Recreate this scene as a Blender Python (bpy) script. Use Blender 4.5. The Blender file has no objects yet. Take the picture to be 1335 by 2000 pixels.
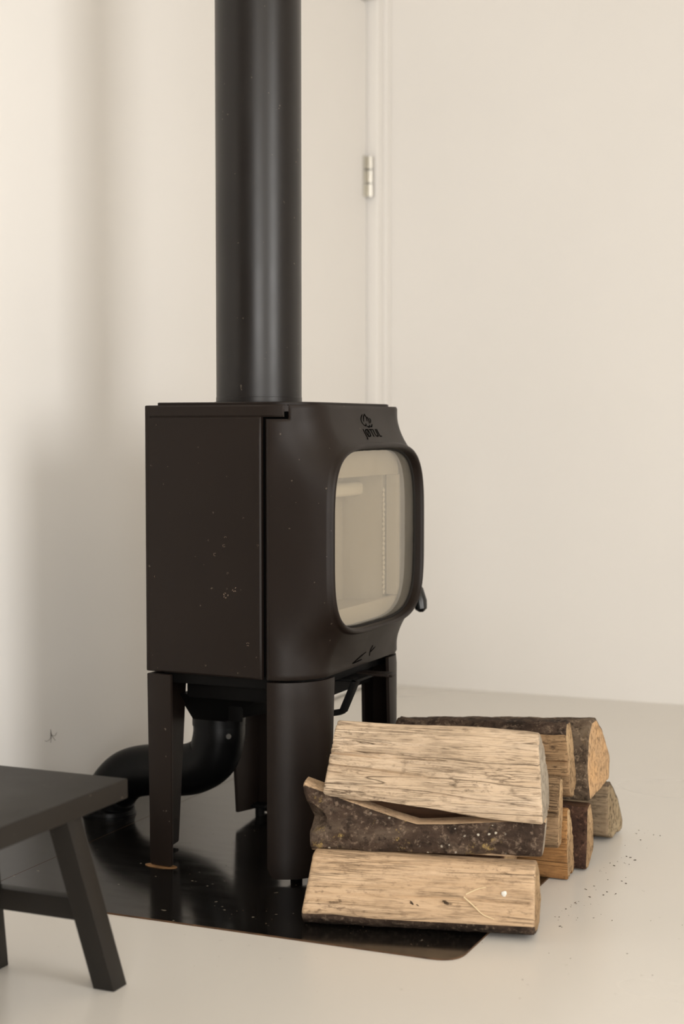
import bpy, bmesh, math, random
from mathutils import Vector, Matrix, noise
from mathutils.bvhtree import BVHTree

C = bpy.context.scene.collection
S = bpy.context.scene
rnd = random.Random(7)
PI = math.pi

# ------------------------------------------------------------------ camera
YAW, PITCH = math.radians(23.7), math.atan(170 / 3100)
cam = bpy.data.cameras.new('camera'); camo = bpy.data.objects.new('camera', cam); C.objects.link(camo)
cam.sensor_fit = 'VERTICAL'; cam.sensor_height = 36.0; cam.sensor_width = 24.0
cam.lens = 36.0 * 3100 / 2000
camo.location = (0, 0, 0.83)
camo.rotation_euler = (PI / 2 - PITCH, 0, YAW)
cam.dof.use_dof = True; cam.dof.focus_distance = 2.85; cam.dof.aperture_fstop = 3.2
cam.clip_start = 0.05
S.camera = camo

# ------------------------------------------------------------------ world, window light, exposure
w = bpy.data.worlds.new('World'); S.world = w; w.use_nodes = True
w.node_tree.nodes['Background'].inputs[0].default_value = (1.0, 0.98, 0.95, 1)
w.node_tree.nodes['Background'].inputs[1].default_value = 0.3


def area(name, loc, target, sx, sy, power, col):
    l = bpy.data.lights.new(name, 'AREA'); l.shape = 'RECTANGLE'; l.size = sx; l.size_y = sy
    l.energy = power; l.color = col
    o = bpy.data.objects.new(name, l); C.objects.link(o); o.location = loc
    o.rotation_euler = (Vector(target) - Vector(loc)).to_track_quat('-Z', 'Y').to_euler()
    return o


# daylight entering by the window in the wall the stove looks at and the glazed door in the near wall
area('window_daylight', (2.24, 1.05, 1.45), (0.0, 1.05, 1.45), 1.3, 1.6, 62, (1.0, 0.985, 0.965))
area('garden_door_daylight', (1.2, -2.33, 1.22), (1.2, 0.0, 1.22), 1.88, 2.1, 102, (1.0, 0.985, 0.965))
S.view_settings.view_transform = 'Standard'; S.view_settings.look = 'None'
S.view_settings.gamma = 1.0; S.view_settings.use_curve_mapping = False
S.view_settings.exposure = 0.31
S.cycles.use_denoising = True
S.cycles.max_bounces = 10; S.cycles.diffuse_bounces = 6; S.cycles.glossy_bounces = 5
S.cycles.transmission_bounces = 8; S.cycles.caustics_reflective = False; S.cycles.caustics_refractive = False
S.cycles.sample_clamp_indirect = 6.0


# ------------------------------------------------------------------ node materials
class NM:
    def __init__(s, name):
        s.m = bpy.data.materials.new(name); s.m.use_nodes = True
        s.t = s.m.node_tree; s.b = s.t.nodes['Principled BSDF']; s.co = None

    def n(s, typ, **kw):
        x = s.t.nodes.new(typ)
        for k, v in kw.items(): setattr(x, k, v)
        return x

    def l(s, a, b): s.t.links.new(a, b)

    def coords(s, scale=(1, 1, 1), loc=(0, 0, 0)):
        if s.co is None:
            s.co = s.n('ShaderNodeTexCoord')
        mp = s.n('ShaderNodeMapping'); mp.inputs['Scale'].default_value = scale; mp.inputs['Location'].default_value = loc
        s.l(s.co.outputs['Object'], mp.inputs['Vector']); return mp.outputs[0]

    def noise(s, scale, sc=(1, 1, 1), detail=4, rough=.55, dist=0, loc=(0, 0, 0)):
        x = s.n('ShaderNodeTexNoise'); x.inputs['Scale'].default_value = scale; x.inputs['Detail'].default_value = detail
        x.inputs['Roughness'].default_value = rough; x.inputs['Distortion'].default_value = dist
        s.l(s.coords(sc, loc), x.inputs['Vector']); return x.outputs['Fac']

    def ramp(s, fac, stops, interp='LINEAR'):
        r = s.n('ShaderNodeValToRGB'); r.color_ramp.interpolation = interp; e = r.color_ramp.elements
        for i, (p, c) in enumerate(stops):
            if i > 1: e.new(p)
        for i, (p, c) in enumerate(stops):
            e[i].position = p; e[i].color = (c, c, c, 1) if isinstance(c, (int, float)) else (*c, 1)
        s.l(fac, r.inputs[0]); return r.outputs[0]

    def mix(s, fac, a, b, mode='MIX'):
        x = s.n('ShaderNodeMix', data_type='RGBA', blend_type=mode)
        for i, v in ((0, fac), (6, a), (7, b)):
            if isinstance(v, (int, float)): x.inputs[i].default_value = v
            elif isinstance(v, tuple): x.inputs[i].default_value = (*v, 1)
            else: s.l(v, x.inputs[i])
        return x.outputs[2]

    def math(s, op, a, b=0.0):
        x = s.n('ShaderNodeMath', operation=op)
        for i, v in enumerate((a, b)):
            if isinstance(v, (int, float)): x.inputs[i].default_value = v
            else: s.l(v, x.inputs[i])
        return x.outputs[0]

    def set(s, **kw):
        names = dict(col='Base Color', rough='Roughness', metal='Metallic', spec='Specular IOR Level', coat='Coat Weight',
                     coatr='Coat Roughness', ior='IOR', trans='Transmission Weight', alpha='Alpha')
        for k, v in kw.items():
            i = s.b.inputs[names[k]]
            if isinstance(v, (int, float)): i.default_value = v
            elif isinstance(v, tuple): i.default_value = (*v, 1)
            else: s.l(v, i)
        return s

    def bump(s, h, strength=.3, dist=.001):
        x = s.n('ShaderNodeBump'); x.inputs['Strength'].default_value = strength; x.inputs['Distance'].default_value = dist
        s.l(h, x.inputs['Height']); s.l(x.outputs[0], s.b.inputs['Normal']); return s


def mat_plain(name, col, rough=.5, spec=.5, metal=0.0, var=.06, vs=6, bs=0, bstr=.1):
    m = NM(name)
    f = m.noise(vs, detail=3)
    a = tuple(c * (1 - var) for c in col); b = tuple(c * (1 + var) for c in col)
    m.set(col=m.ramp(f, [(.3, a), (.7, b)]), rough=rough, spec=spec, metal=metal)
    if bs: m.bump(m.noise(bs, detail=3), bstr, .001)
    return m.m


def mat_wall(name, col, bs=90):
    m = NM(name)
    m.set(col=m.mix(m.ramp(m.noise(1.2, detail=3), [(.3, 0), (.7, 1)]), col, tuple(c * .965 for c in col)), rough=.75, spec=.2)
    m.bump(m.noise(bs, detail=4), .12, .001)
    return m.m


def mat_floor():
    m = NM('cast_floor')
    sp = m.ramp(m.noise(55, detail=2, rough=.4), [(.735, 0), (.76, 1)])
    c = m.mix(m.ramp(m.noise(1.1, detail=1), [(.2, 0), (.8, 1)]), (.675, .648, .605), (.665, .637, .592))
    c = m.mix(m.math('MULTIPLY', sp, .22), c, (.3, .27, .22))
    m.set(col=c, rough=m.ramp(m.noise(2, detail=1), [(.3, .27), (.7, .31)]), spec=.38)
    return m.m


def mat_cast(name, col, rough=.5, spec=.35, bump=.25):
    m = NM(name)
    c = m.mix(m.ramp(m.noise(4, detail=5), [(.3, 0), (.7, 1)]), col, tuple(x * 1.22 for x in col))
    scuff = m.ramp(m.noise(11, sc=(1, 1, .5), detail=8, rough=.7), [(.69, 0), (.80, 1)])
    c = m.mix(m.math('MULTIPLY', scuff, .25), c, tuple(x * 4.5 for x in col))
    fleck = m.ramp(m.noise(140, detail=1, rough=.2), [(.80, 0), (.83, 1)])
    c = m.mix(m.math('MULTIPLY', fleck, .5), c, (.16, .13, .10))
    m.set(col=c, rough=m.ramp(m.noise(6, detail=4), [(.3, rough - .04), (.7, rough + .05)]), spec=spec)
    m.bump(m.noise(600, detail=2), bump, .0004)
    return m.m


def mat_plate():
    m = NM('black_steel_plate')
    c = m.ramp(m.noise(7, detail=5), [(.35, (.0045, .004, .0036)), (.7, (.008, .007, .006))])
    dust = m.ramp(m.noise(70, detail=2, rough=.3), [(.745, 0), (.77, 1)])
    c = m.mix(m.math('MULTIPLY', dust, .6), c, (.22, .19, .15))
    m.set(col=c, rough=m.ramp(m.noise(12, sc=(1, 3, 1), detail=6), [(.3, .11), (.72, .18)]), spec=.40)
    m.bump(m.noise(300, detail=2), .03, .0002)
    return m.m


def mat_wood(name, pale, mid, dark, crack=.85, dirt=.6, seed=0.0, greyer=0.0, grimy=.30):
    """split firewood: fibres run along the local X axis"""
    m = NM(name); L = (seed, seed * 1.7, seed * .6)
    broad = m.noise(3, sc=(.8, 5, 5), detail=5, dist=.4, loc=L)
    fine = m.noise(150, sc=(.035, 1, 1), detail=4, rough=.7, loc=L)
    c = m.mix(m.ramp(broad, [(.32, 0), (.72, .8)]), pale, mid)
    c = m.mix(m.math('MULTIPLY', m.ramp(fine, [(.38, 0), (.66, 1)]), .75), c, mid)
    micro = m.noise(420, sc=(.06, 1, 1), detail=3, rough=.8, loc=L)
    c = m.mix(m.math('MULTIPLY', m.ramp(micro, [(.54, 0), (.70, 1)]), .50), c, dark)
    grime = m.ramp(m.noise(9, sc=(.8, 2.2, 2.2), detail=7, rough=.72, dist=.3, loc=(seed + 9, 2, 7)), [(.47, 0), (.72, 1)])
    c = m.mix(m.math('MULTIPLY', grime, grimy), c, tuple(a_ * .35 + b_ * .65 for a_, b_ in zip(mid, dark)))
    def cracks(sc, sx, thr, seedv, gs, g0, g1, dist=.15):
        n_ = m.noise(1.0, sc=(sx, sc, sc), detail=3, rough=.45, dist=dist, loc=seedv)
        b_ = m.math('ABSOLUTE', m.math('SUBTRACT', n_, .5))
        g_ = m.ramp(m.noise(gs, sc=(.5, 1, 1), detail=3, loc=seedv), [(g0, 0), (g1, 1)])
        return m.math('MULTIPLY', m.ramp(b_, [(.0, 1), (thr, 0)]), g_)
    line = cracks(30, 1.1, .0085, L, 7, .38, .48)
    line2 = m.math('MULTIPLY', cracks(90, 3.5, .016, (seed + 3, 2, 1), 16, .48, .60), .5)
    line3 = m.math('MULTIPLY', cracks(210, 5, .03, (seed + 7, 5, 1), 26, .42, .58), .65)
    lines = m.math('MAXIMUM', m.math('MAXIMUM', line, line2), line3)
    c = m.mix(m.math('MULTIPLY', lines, crack), c, dark)
    spots = m.ramp(m.noise(130, sc=(.45, 1, 1), detail=6, rough=.75, loc=L), [(.53, 0), (.64, 1)])
    patch = m.ramp(m.noise(13, sc=(.6, 1.6, 1.6), detail=4, loc=L), [(.42, .12), (.66, 1)])
    c = m.mix(m.math('MULTIPLY', m.math('MULTIPLY', spots, patch), dirt), c, dark)
    smudge = m.ramp(m.noise(38, sc=(.7, 1, 1), detail=4, rough=.6, loc=(seed + 1, 4, 4)), [(.64, 0), (.72, 1)])
    c = m.mix(m.math('MULTIPLY', smudge, dirt * .7), c, tuple((a_ + b_) / 2.6 for a_, b_ in zip(mid, dark)))
    if greyer: c = m.mix(greyer, c, (.42, .38, .33))
    m.set(col=c, rough=.8, spec=.18)
    h = m.math('SUBTRACT', m.math('ADD', m.math('MULTIPLY', fine, .4), m.math('MULTIPLY', spots, -.12)), m.math('MULTIPLY', lines, .9))
    m.bump(h, .8, .0026)
    return m.m


def mat_endgrain(name, a, b, dark, seed=0.0, dark_amt=.6):
    m = NM(name); L = (seed, seed, seed)
    saw = m.noise(30, sc=(.3, 1, .25), detail=6, rough=.7, loc=L)
    c = m.mix(m.ramp(m.noise(14, detail=5, loc=L), [(.35, 0), (.65, 1)]), a, b)
    sp = m.ramp(m.noise(85, detail=6, rough=.8, loc=L), [(.50, 0), (.66, 1)])
    c = m.mix(m.math('MULTIPLY', sp, dark_amt), c, dark)
    m.set(col=c, rough=.85, spec=.15)
    m.bump(m.math('ADD', m.math('MULTIPLY', sp, -.6), saw), .8, .0018)
    return m.m


def mat_bark(name, a, b, lichen=.0, seed=0.0, sc=1.0):
    m = NM(name); L = (seed, seed, seed)
    big = m.noise(13 * sc, sc=(.55, 1, 1), detail=7, rough=.68, dist=.6, loc=L)
    c = m.ramp(big, [(.36, tuple(x * .35 for x in a)), (.5, a), (.66, b)])
    c = m.mix(m.ramp(m.noise(110, detail=4, rough=.7, loc=L), [(.54, 0), (.66, .55)]), c, tuple(min(1, x * 2.2) for x in b))
    c = m.mix(m.ramp(m.noise(75, detail=5, rough=.7, loc=(seed + 4, 4, 4)), [(.54, 0), (.64, .75)]), c, tuple(x * .25 for x in a))
    if lichen:
        v = m.n('ShaderNodeTexVoronoi'); v.inputs['Scale'].default_value = 62
        m.l(m.coords((1, 1, 1), L), v.inputs['Vector'])
        rr = m.math('LESS_THAN', m.math('ADD', v.outputs['Distance'], m.math('MULTIPLY', m.noise(200, detail=2), .25)), .27)
        g = m.ramp(m.noise(9, detail=3, loc=(5 + seed, 1, 0)), [(.5, 0), (.58, 1)])
        c = m.mix(m.math('MULTIPLY', m.math('MULTIPLY', rr, g), lichen), c, (.52, .47, .38))
        y = m.math('MULTIPLY', m.ramp(m.noise(60, detail=6, rough=.8, loc=(2, 9, seed)), [(.55, 0), (.62, 1)]),
                   m.ramp(m.noise(12, detail=3, loc=(8, 3, seed)), [(.54, 0), (.62, 1)]))
        c = m.mix(m.math('MULTIPLY', y, lichen * .9), c, (.36, .25, .09))
    m.set(col=c, rough=.85, spec=.2)
    m.bump(m.math('ADD', big, m.math('MULTIPLY', m.noise(90, detail=6, rough=.75, loc=L), .5)), .95, .006)
    return m.m


M = dict(
    wall=mat_wall('warm_white_plaster', (.795, .774, .745)),
    dim=mat_wall('dark_unseen_wall', (.17, .135, .10)),  # darkness made up for unseen walls, so the flue's left side mirrors dark
    ceil=mat_wall('warm_ceiling', (.80, .75, .665)),  # ceiling out of view, its tint chosen to warm the bounced light
    door=mat_wall('door_paint', (.805, .784, .755), 200),
    floor=mat_floor(),
    plate=mat_plate(),
    rust=mat_plain('rusty_cut_edge', (.08, .042, .020), .7, .3, var=.4, vs=40),
    rustring=mat_plain('fresh_rust', (.22, .115, .045), .7, .3, var=.4, vs=40),
    cast=mat_cast('brown_black_cast_iron', (.0112, .0074, .0056), .46, .22),
    castin=mat_plain('soot_black_iron', (.0035, .0032, .003), .6, .15, var=.2),
    seam=mat_plain('seam_black', (.003, .003, .003), .9, .0),
    pipe=mat_cast('flue_pipe_paint', (.0100, .0083, .0077), .34, .36, .06),
    duct=mat_plain('black_flexible_aluminium', (.0022, .0022, .0023), .38, .18, var=.2, vs=30),
    steel=mat_plain('zinc_screw', (.35, .34, .31), .3, .5, 1.0),
    chrome=mat_plain('nickel_hinge', (.62, .60, .55), .28, .5, 1.0),
    liner=mat_wall('vermiculite_liner', (.36, .31, .24), 220),
    baffle=mat_wall('pale_baffle_plate', (.74, .66, .54), 220),
    stool=mat_cast('black_stained_wood', (.0125, .0105, .0086), .50, .28, .1),
    knob=mat_plain('black_handle', (.008, .008, .008), .33, .5),
    straw=mat_plain('straw', (.72, .58, .36), .6, .3),
    chip=mat_plain('white_paint_chip', (.78, .76, .70), .6, .3),
    crumb=mat_plain('bark_crumbs', (.07, .048, .032), .9, .1, var=.5, vs=200),
    bare=mat_plain('bare_iron_chip', (.17, .125, .09), .6, .3, var=.4, vs=300),
    hair=mat_plain('dark_wisp', (.05, .035, .025), .8, .1),
    glow=mat_plain('gasket', (.02, .018, .016), .9, .1, bs=300, bstr=.8),
    glaze=mat_plain('window_paint', (.7, .68, .64), .4, .4),
)
g = NM('stove_glass')                     # thin pane: sees straight through, mirrors by Fresnel, faint soot film
_fr = g.n('ShaderNodeFresnel'); _gm = g.n('ShaderNodeNewGeometry')
g.l(g.math('ADD', g.math('MULTIPLY', _gm.outputs['Backfacing'], 1 / 1.55 - 1.55), 1.55), _fr.inputs['IOR'])   # same mirror strength on both faces of the pane
_tr = g.n('ShaderNodeBsdfTransparent'); _tr.inputs['Color'].default_value = (.95, .93, .88, 1)
_gl = g.n('ShaderNodeBsdfGlossy'); _gl.inputs['Roughness'].default_value = .02; _gl.inputs['Color'].default_value = (1, .98, .94, 1)
_df = g.n('ShaderNodeBsdfDiffuse'); _df.inputs['Color'].default_value = (.55, .50, .42, 1)
_m1 = g.n('ShaderNodeMixShader'); _m2 = g.n('ShaderNodeMixShader')
g.l(g.math('ADD', g.math('MULTIPLY', g.ramp(g.noise(5, sc=(1, 1.5, .5), detail=5), [(.35, 0), (.7, 1)]), .08), .09), _m1.inputs[0]); g.l(_tr.outputs[0], _m1.inputs[1]); g.l(_df.outputs[0], _m1.inputs[2])
g.l(_fr.outputs[0], _m2.inputs[0]); g.l(_m1.outputs[0], _m2.inputs[1]); g.l(_gl.outputs[0], _m2.inputs[2])
g.l(_m2.outputs[0], g.t.nodes['Material Output'].inputs['Surface'])
M['glass'] = g.m
W_PALE = mat_wood('split_wood_pale', (.62, .45, .295), (.45, .305, .18), (.10, .060, .034), .8, .8, 0.0, grimy=.22)
W_CREAM = mat_wood('split_wood_cream', (.68, .54, .40), (.50, .37, .245), (.10, .065, .04), .9, .8, 2.3, grimy=.30)
W_ORANGE = mat_wood('split_wood_orange', (.40, .215, .085), (.25, .12, .043), (.035, .018, .010), .95, .95, 5.1, grimy=.55)
W_TAN = mat_wood('split_wood_tan', (.37, .245, .135), (.25, .150, .075), (.045, .026, .015), .95, 1.0, 8.4, grimy=.65)
W_SLAB = mat_wood('split_wood_brown', (.30, .20, .115), (.20, .125, .065), (.04, .024, .014), .95, 1.0, 4.4, grimy=.65)
W_GREY = mat_wood('split_wood_weathered', (.30, .225, .145), (.20, .14, .085), (.04, .028, .018), .9, 1.0, 3.7, grimy=.6)
W_DARK = mat_wood('split_wood_umber', (.11, .055, .030), (.065, .033, .018), (.018, .011, .008), .9, .8, 6.6)
E_GREY = mat_endgrain('end_grain_grey', (.40, .345, .27), (.31, .26, .20), (.12, .09, .065), 1.0, .45)
E_TAN = mat_endgrain('end_grain_tan', (.48, .33, .185), (.35, .23, .125), (.07, .045, .027), 2.0, .8)
E_ORANGE = mat_endgrain('end_grain_orange', (.62, .38, .19), (.46, .31, .18), (.12, .08, .05), 3.0, .7)
E_SOOT = mat_endgrain('end_grain_mottled', (.40, .315, .20), (.27, .20, .12), (.03, .02, .013), 4.0, 1.0)
B_LICHEN = mat_bark('bark_lichen', (.060, .038, .026), (.125, .092, .066), .95, 0.0)
B_DARK = mat_bark('bark_dark', (.060, .038, .026), (.12, .088, .062), .0, 2.0, 1.6)
B_UMBER = mat_bark('bark_umber', (.045, .022, .014), (.085, .045, .028), .0, 5.0, 1.4)
B_BROWN = mat_bark('bark_brown', (.085, .058, .038), (.16, .118, .08), .12, 4.0, 1.5)


# ------------------------------------------------------------------ object helpers
def link(name, me, mats, parent=None, loc=None):
    o = bpy.data.objects.new(name, me); C.objects.link(o)
    for m in (mats if isinstance(mats, (list, tuple)) else [mats]): me.materials.append(m)
    if parent: o.parent = parent
    if loc is not None: o.location = loc
    return o


def obj(name, bm, mats, parent=None, loc=None, smooth=True, sharp=35):
    bmesh.ops.recalc_face_normals(bm, faces=bm.faces[:])
    if smooth:
        for f in bm.faces: f.smooth = True
        for e in bm.edges:
            if len(e.link_faces) == 2 and e.calc_face_angle(0) > math.radians(sharp): e.smooth = False
    me = bpy.data.meshes.new(name); bm.to_mesh(me); bm.free()
    return link(name, me, mats, parent, loc)


def empty(name, loc, rz=0):
    o = bpy.data.objects.new(name, None); C.objects.link(o); o.location = loc; o.rotation_euler = (0, 0, rz)
    o.empty_display_size = .05
    return o


def tag(o, label, cat, group=None, kind=None):
    o['label'] = label; o['category'] = cat
    if group: o['group'] = group
    if kind: o['kind'] = kind
    return o


def struct(o):
    o['kind'] = 'structure'; return o


def box(x0, x1, y0, y1, z0, z1, bev=0.0, seg=2, bm=None):
    b = bmesh.new()
    bmesh.ops.create_cube(b, size=1)
    for v in b.verts:
        v.co = ((x0 + x1) / 2 + v.co.x * (x1 - x0), (y0 + y1) / 2 + v.co.y * (y1 - y0), (z0 + z1) / 2 + v.co.z * (z1 - z0))
    if bev: bmesh.ops.bevel(b, geom=b.edges[:], offset=bev, segments=seg, affect='EDGES', profile=.6)
    if bm is None: return b
    me = bpy.data.meshes.new('t'); b.to_mesh(me); b.free(); bm.from_mesh(me); bpy.data.meshes.remove(me); return bm


def hexa(bot, top, bev=0.0, bm=None):
    """four bottom points and four top points, both in the same turning order"""
    b = bmesh.new(); vb = [b.verts.new(p) for p in bot]; vt = [b.verts.new(p) for p in top]
    b.faces.new(vb[::-1]); b.faces.new(vt)
    for i in range(4): b.faces.new((vb[i], vb[(i + 1) % 4], vt[(i + 1) % 4], vt[i]))
    if bev: bmesh.ops.bevel(b, geom=b.edges[:], offset=bev, segments=2, affect='EDGES', profile=.6)
    if bm is None: return b
    me = bpy.data.meshes.new('t'); b.to_mesh(me); b.free(); bm.from_mesh(me); bpy.data.meshes.remove(me); return bm


def tube(path, rad, n=24, cap=True, bm=None):
    bm = bm or bmesh.new(); P = [Vector(p) for p in path]; rings = []; up = None
    for i, p in enumerate(P):
        t = (P[min(i + 1, len(P) - 1)] - P[max(i - 1, 0)]).normalized()
        if up is None: up = t.orthogonal().normalized()
        up = (up - t * up.dot(t)).normalized(); s = t.cross(up)
        r = rad(i) if callable(rad) else rad
        rings.append([bm.verts.new(p + (up * math.cos(2 * PI * k / n) + s * math.sin(2 * PI * k / n)) * r) for k in range(n)])
    for a, b in zip(rings, rings[1:]):
        for k in range(n): bm.faces.new((a[k], a[(k + 1) % n], b[(k + 1) % n], b[k]))
    if cap: bm.faces.new(rings[0][::-1]); bm.faces.new(rings[-1])
    return bm


def spline(pts, n):
    P = [Vector(p) for p in pts]; P = [P[0] * 2 - P[1]] + P + [P[-1] * 2 - P[-2]]; out = []
    for i in range(1, len(P) - 2):
        for k in range(n):
            t = k / n; a, b, c, d = P[i - 1:i + 3]
            out.append(.5 * ((2 * b) + (c - a) * t + (2 * a - 5 * b + 4 * c - d) * t * t + (3 * b - a - 3 * c + d) * t ** 3))
    out.append(P[-2]); return out


def smooth01(t): t = max(0, min(1, t)); return t * t * (3 - 2 * t)


# ------------------------------------------------------------------ the room
XL, YB, XF, YN, HC = -1.90, 4.69, 2.30, -2.40, 2.75
struct(obj('floor', box(XL - 1.1, XF + .2, YN - .2, YB + .2, -.12, 0), M['floor'], smooth=False))
struct(obj('ceiling', box(XL - 1.1, XF + .2, YN - .2, YB + .2, HC, HC + .12), M['ceil'], smooth=False))
struct(obj('wall_back', box(XL - .2, XF + .2, YB, YB + .15, 0, HC), M['wall'], smooth=False))
# left wall with the door opening against the corner
DY0, DY1, DH = 3.76, 4.66, 2.18
bl = box(XL - .15, XL, 1.75, DY0, 0, HC); box(XL - .95, XL - .15, 1.75, 1.9, 0, HC, bm=bl); box(XL - .15, XL, DY0, DY1, DH, HC, bm=bl); box(XL - .15, XL, DY1, YB, 0, HC, bm=bl)
struct(obj('wall_left', bl, M['wall'], smooth=False))
struct(obj('wall_left_unseen', box(XL - .95, XL - .80, YN, 1.9, 0, HC), M['dim'], smooth=False))  # recess added out of view to keep reflections on the flue dark
bf = box(XF, XF + .15, YN, .45, 0, HC); box(XF, XF + .15, 1.65, YB, 0, HC, bm=bf)
box(XF, XF + .15, .45, 1.65, 0, .68, bm=bf); box(XF, XF + .15, .45, 1.65, 2.22, HC, bm=bf)
struct(obj('wall_front', bf, M['wall'], smooth=False))
wf = box(XF + .02, XF + .08, .45, .50, .68, 2.22, .004)
for a in ((1.60, 1.65, .68, 2.22), (.50, 1.60, .68, .73), (.50, 1.60, 2.17, 2.22)): box(XF + .02, XF + .08, *a, .004, bm=wf)
win = struct(obj('window_1', wf, M['glaze']))
obj('pane', box(XF + .045, XF + .051, .50, 1.60, .73, 2.17), M['glass'], win)
# near wall, unseen and darkened for the flue's reflection, with the glazed garden door
nf = box(XL - 1.1, .22, YN - .15, YN, 0, HC); box(2.18, XF + .2, YN - .15, YN, 0, HC, bm=nf); box(.22, 2.18, YN - .15, YN, 2.32, HC, bm=nf)
struct(obj('wall_near', nf, M['dim'], smooth=False))
df = box(.22, .28, YN - .08, YN - .02, 0, 2.32, .004)
for a in ((2.12, 2.18, 0, 2.32), (1.17, 1.23, .12, 2.26), (.28, 2.12, 0, .12), (.28, 2.12, 2.26, 2.32)): box(a[0], a[1], YN - .08, YN - .02, a[2], a[3], .004, bm=df)
gd = struct(obj('door_2', df, M['glaze']))
obj('pane', box(.28, 2.12, YN - .053, YN - .047, .12, 2.26), M['glass'], gd)

door = struct(empty('door_1', (XL - .035, 4.17, 0)))
dx = lambda y: y - 4.17
obj('door_panel', box(-.045, 0, dx(DY0 + .045), dx(4.597), .006, DH - .045, .003), M['door'], door)
fb = box(-.05, .035, dx(4.604), dx(4.648), 0, DH, .006, 3); box(-.05, .035, dx(DY0), dx(DY0 + .041), 0, DH, .006, 3, bm=fb)
box(-.05, .035, dx(DY0 + .041), dx(4.604), DH - .04, DH, .006, 3, bm=fb)
obj('door_frame', fb, M['door'], door)
for hz in (.24, 1.60):
    for k in range(3):
        a = hz - .062 + k * .0425
        hb = tube([(.012, dx(4.6), a), (.012, dx(4.6), a + .039)], .0105, 16)
        for q in (a + .001, a + .036): tube([(.012, dx(4.6), q), (.012, dx(4.6), q + .002)], .0118, 16, bm=hb)
        box(.0, .0035, dx(4.57), dx(4.6), a, a + .039, bm=hb)
        kn = obj('hinge_knuckle', hb, M['chrome'], door); kn['label'] = 'nickel hinge knuckle'
struct(obj('trim_1', box(XL - .005, XL + .012, DY1 - .012, YB, 0, HC, .004, 3), M['door']))

# ------------------------------------------------------------------ hearth plates
def plate(name, pts, z0, z1, rad, mats):
    """flat sheet; corners listed in rad are rounded"""
    out = []
    n = len(pts)
    for i, p in enumerate(pts):
        p = Vector(p); r = rad.get(i, 0)
        if not r: out.append(p); continue
        a = (Vector(pts[i - 1]) - p).normalized(); b = (Vector(pts[(i + 1) % n]) - p).normalized()
        for k in range(9):
            t = k / 8; out.append((p + a * r) * (1 - t) ** 2 + p * 2 * t * (1 - t) + (p + b * r) * t * t)
    bm = bmesh.new(); lo = [bm.verts.new((p.x, p.y, z0)) for p in out]; hi = [bm.verts.new((p.x, p.y, z1)) for p in out]
    bm.faces.new(hi); bm.faces.new(lo[::-1])
    for i in range(len(out)):
        f = bm.faces.new((lo[i], lo[(i + 1) % len(out)], hi[(i + 1) % len(out)], hi[i])); f.material_index = 1
    return obj(name, bm, mats, smooth=False)


hp = plate('hearth_plate', [(-1.708, 2.270), (-.806, 2.277), (-.806, 3.33), (-1.708, 3.33)], 0.0, .003, {1: .045, 2: .045}, [M['plate'], M['rust']])
tag(hp, 'thin glossy black steel hearth plate lying under the stove and logs', 'floor plate')
hp2 = plate('hearth_plate', [(-1.895, 2.270), (-1.7105, 2.270), (-1.7105, 3.33), (-1.895, 3.33)], 0.0, .0026, {}, [M['plate'], M['rust']])
tag(hp2, 'narrow black steel strip along the left wall, air duct coming down on it', 'floor plate')

# ------------------------------------------------------------------ the stove
SX, SY = -1.3455, 2.78
stove = empty('wood_stove', (SX, SY, 0))
tag(stove, 'black-brown cast iron wood stove on four legs with rounded glass door', 'stove')
Z0, Z1 = .372, .866
R_, XA, YA = .09, .08, .155           # corner radius and the arc's centre
ARC = R_ * PI / 2


def plan(a, inset=0.0):
    """outline of the body unrolled: a = 0 at the middle of the front, negative towards the near side"""
    s = -1 if a < 0 else 1; t = abs(a)
    if t <= YA: x, y, nx, ny = .170, t, 1, 0
    elif t <= YA + ARC:
        th = (t - YA) / R_; nx, ny = math.cos(th), math.sin(th); x, y = XA + R_ * nx, YA + R_ * ny
    else:
        q = t - YA - ARC; x, y, nx, ny = XA - q, YA + R_ - q * .055, -.055, 1
    return Vector((x - nx * inset, s * (y - ny * inset), 0))


def shell(a0, a1, z0, z1, na, nz, thick=.008, shape=None, bev=True):
    """a curved plate following the body's outline, closed, with a thickness inwards"""
    bm = bmesh.new(); F = []; B = []
    for j in range(nz + 1):
        z = z0 + (z1 - z0) * j / nz; fr = []; br = []
        for i in range(na + 1):
            u = i / na; a = a0 + (a1 - a0) * u; zz = z
            if shape: a, zz = shape(a, z, u, j / nz)
            e = min(1, min(i, na - i, j, nz - j)) if bev else 1
            p = plan(a, 0 if e else .0018); fr.append(bm.verts.new((p.x, p.y, zz)))
            p = plan(a, thick); br.append(bm.verts.new((p.x, p.y, zz)))
        F.append(fr); B.append(br)
    for j in range(nz):
        for i in range(na):
            bm.faces.new((F[j][i], F[j][i + 1], F[j + 1][i + 1], F[j + 1][i])); bm.faces.new((B[j][i], B[j + 1][i], B[j + 1][i + 1], B[j][i + 1]))
    for j in range(nz):
        bm.faces.new((F[j][0], F[j + 1][0], B[j + 1][0], B[j][0])); bm.faces.new((F[j][na], B[j][na], B[j + 1][na], F[j + 1][na]))
    for i in range(na):
        bm.faces.new((F[0][i], B[0][i], B[0][i + 1], F[0][i + 1])); bm.faces.new((F[nz][i], F[nz][i + 1], B[nz][i + 1], B[nz][i]))
    return bm


def uneven(lo, hi, n, edge):
    """n + 1 stations from lo to hi with a narrow first and last step"""
    return [lo, lo + edge] + [lo + edge + (hi - lo - 2 * edge) * k / (n - 2) for k in range(1, n - 2)] + [hi - edge, hi]


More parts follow.
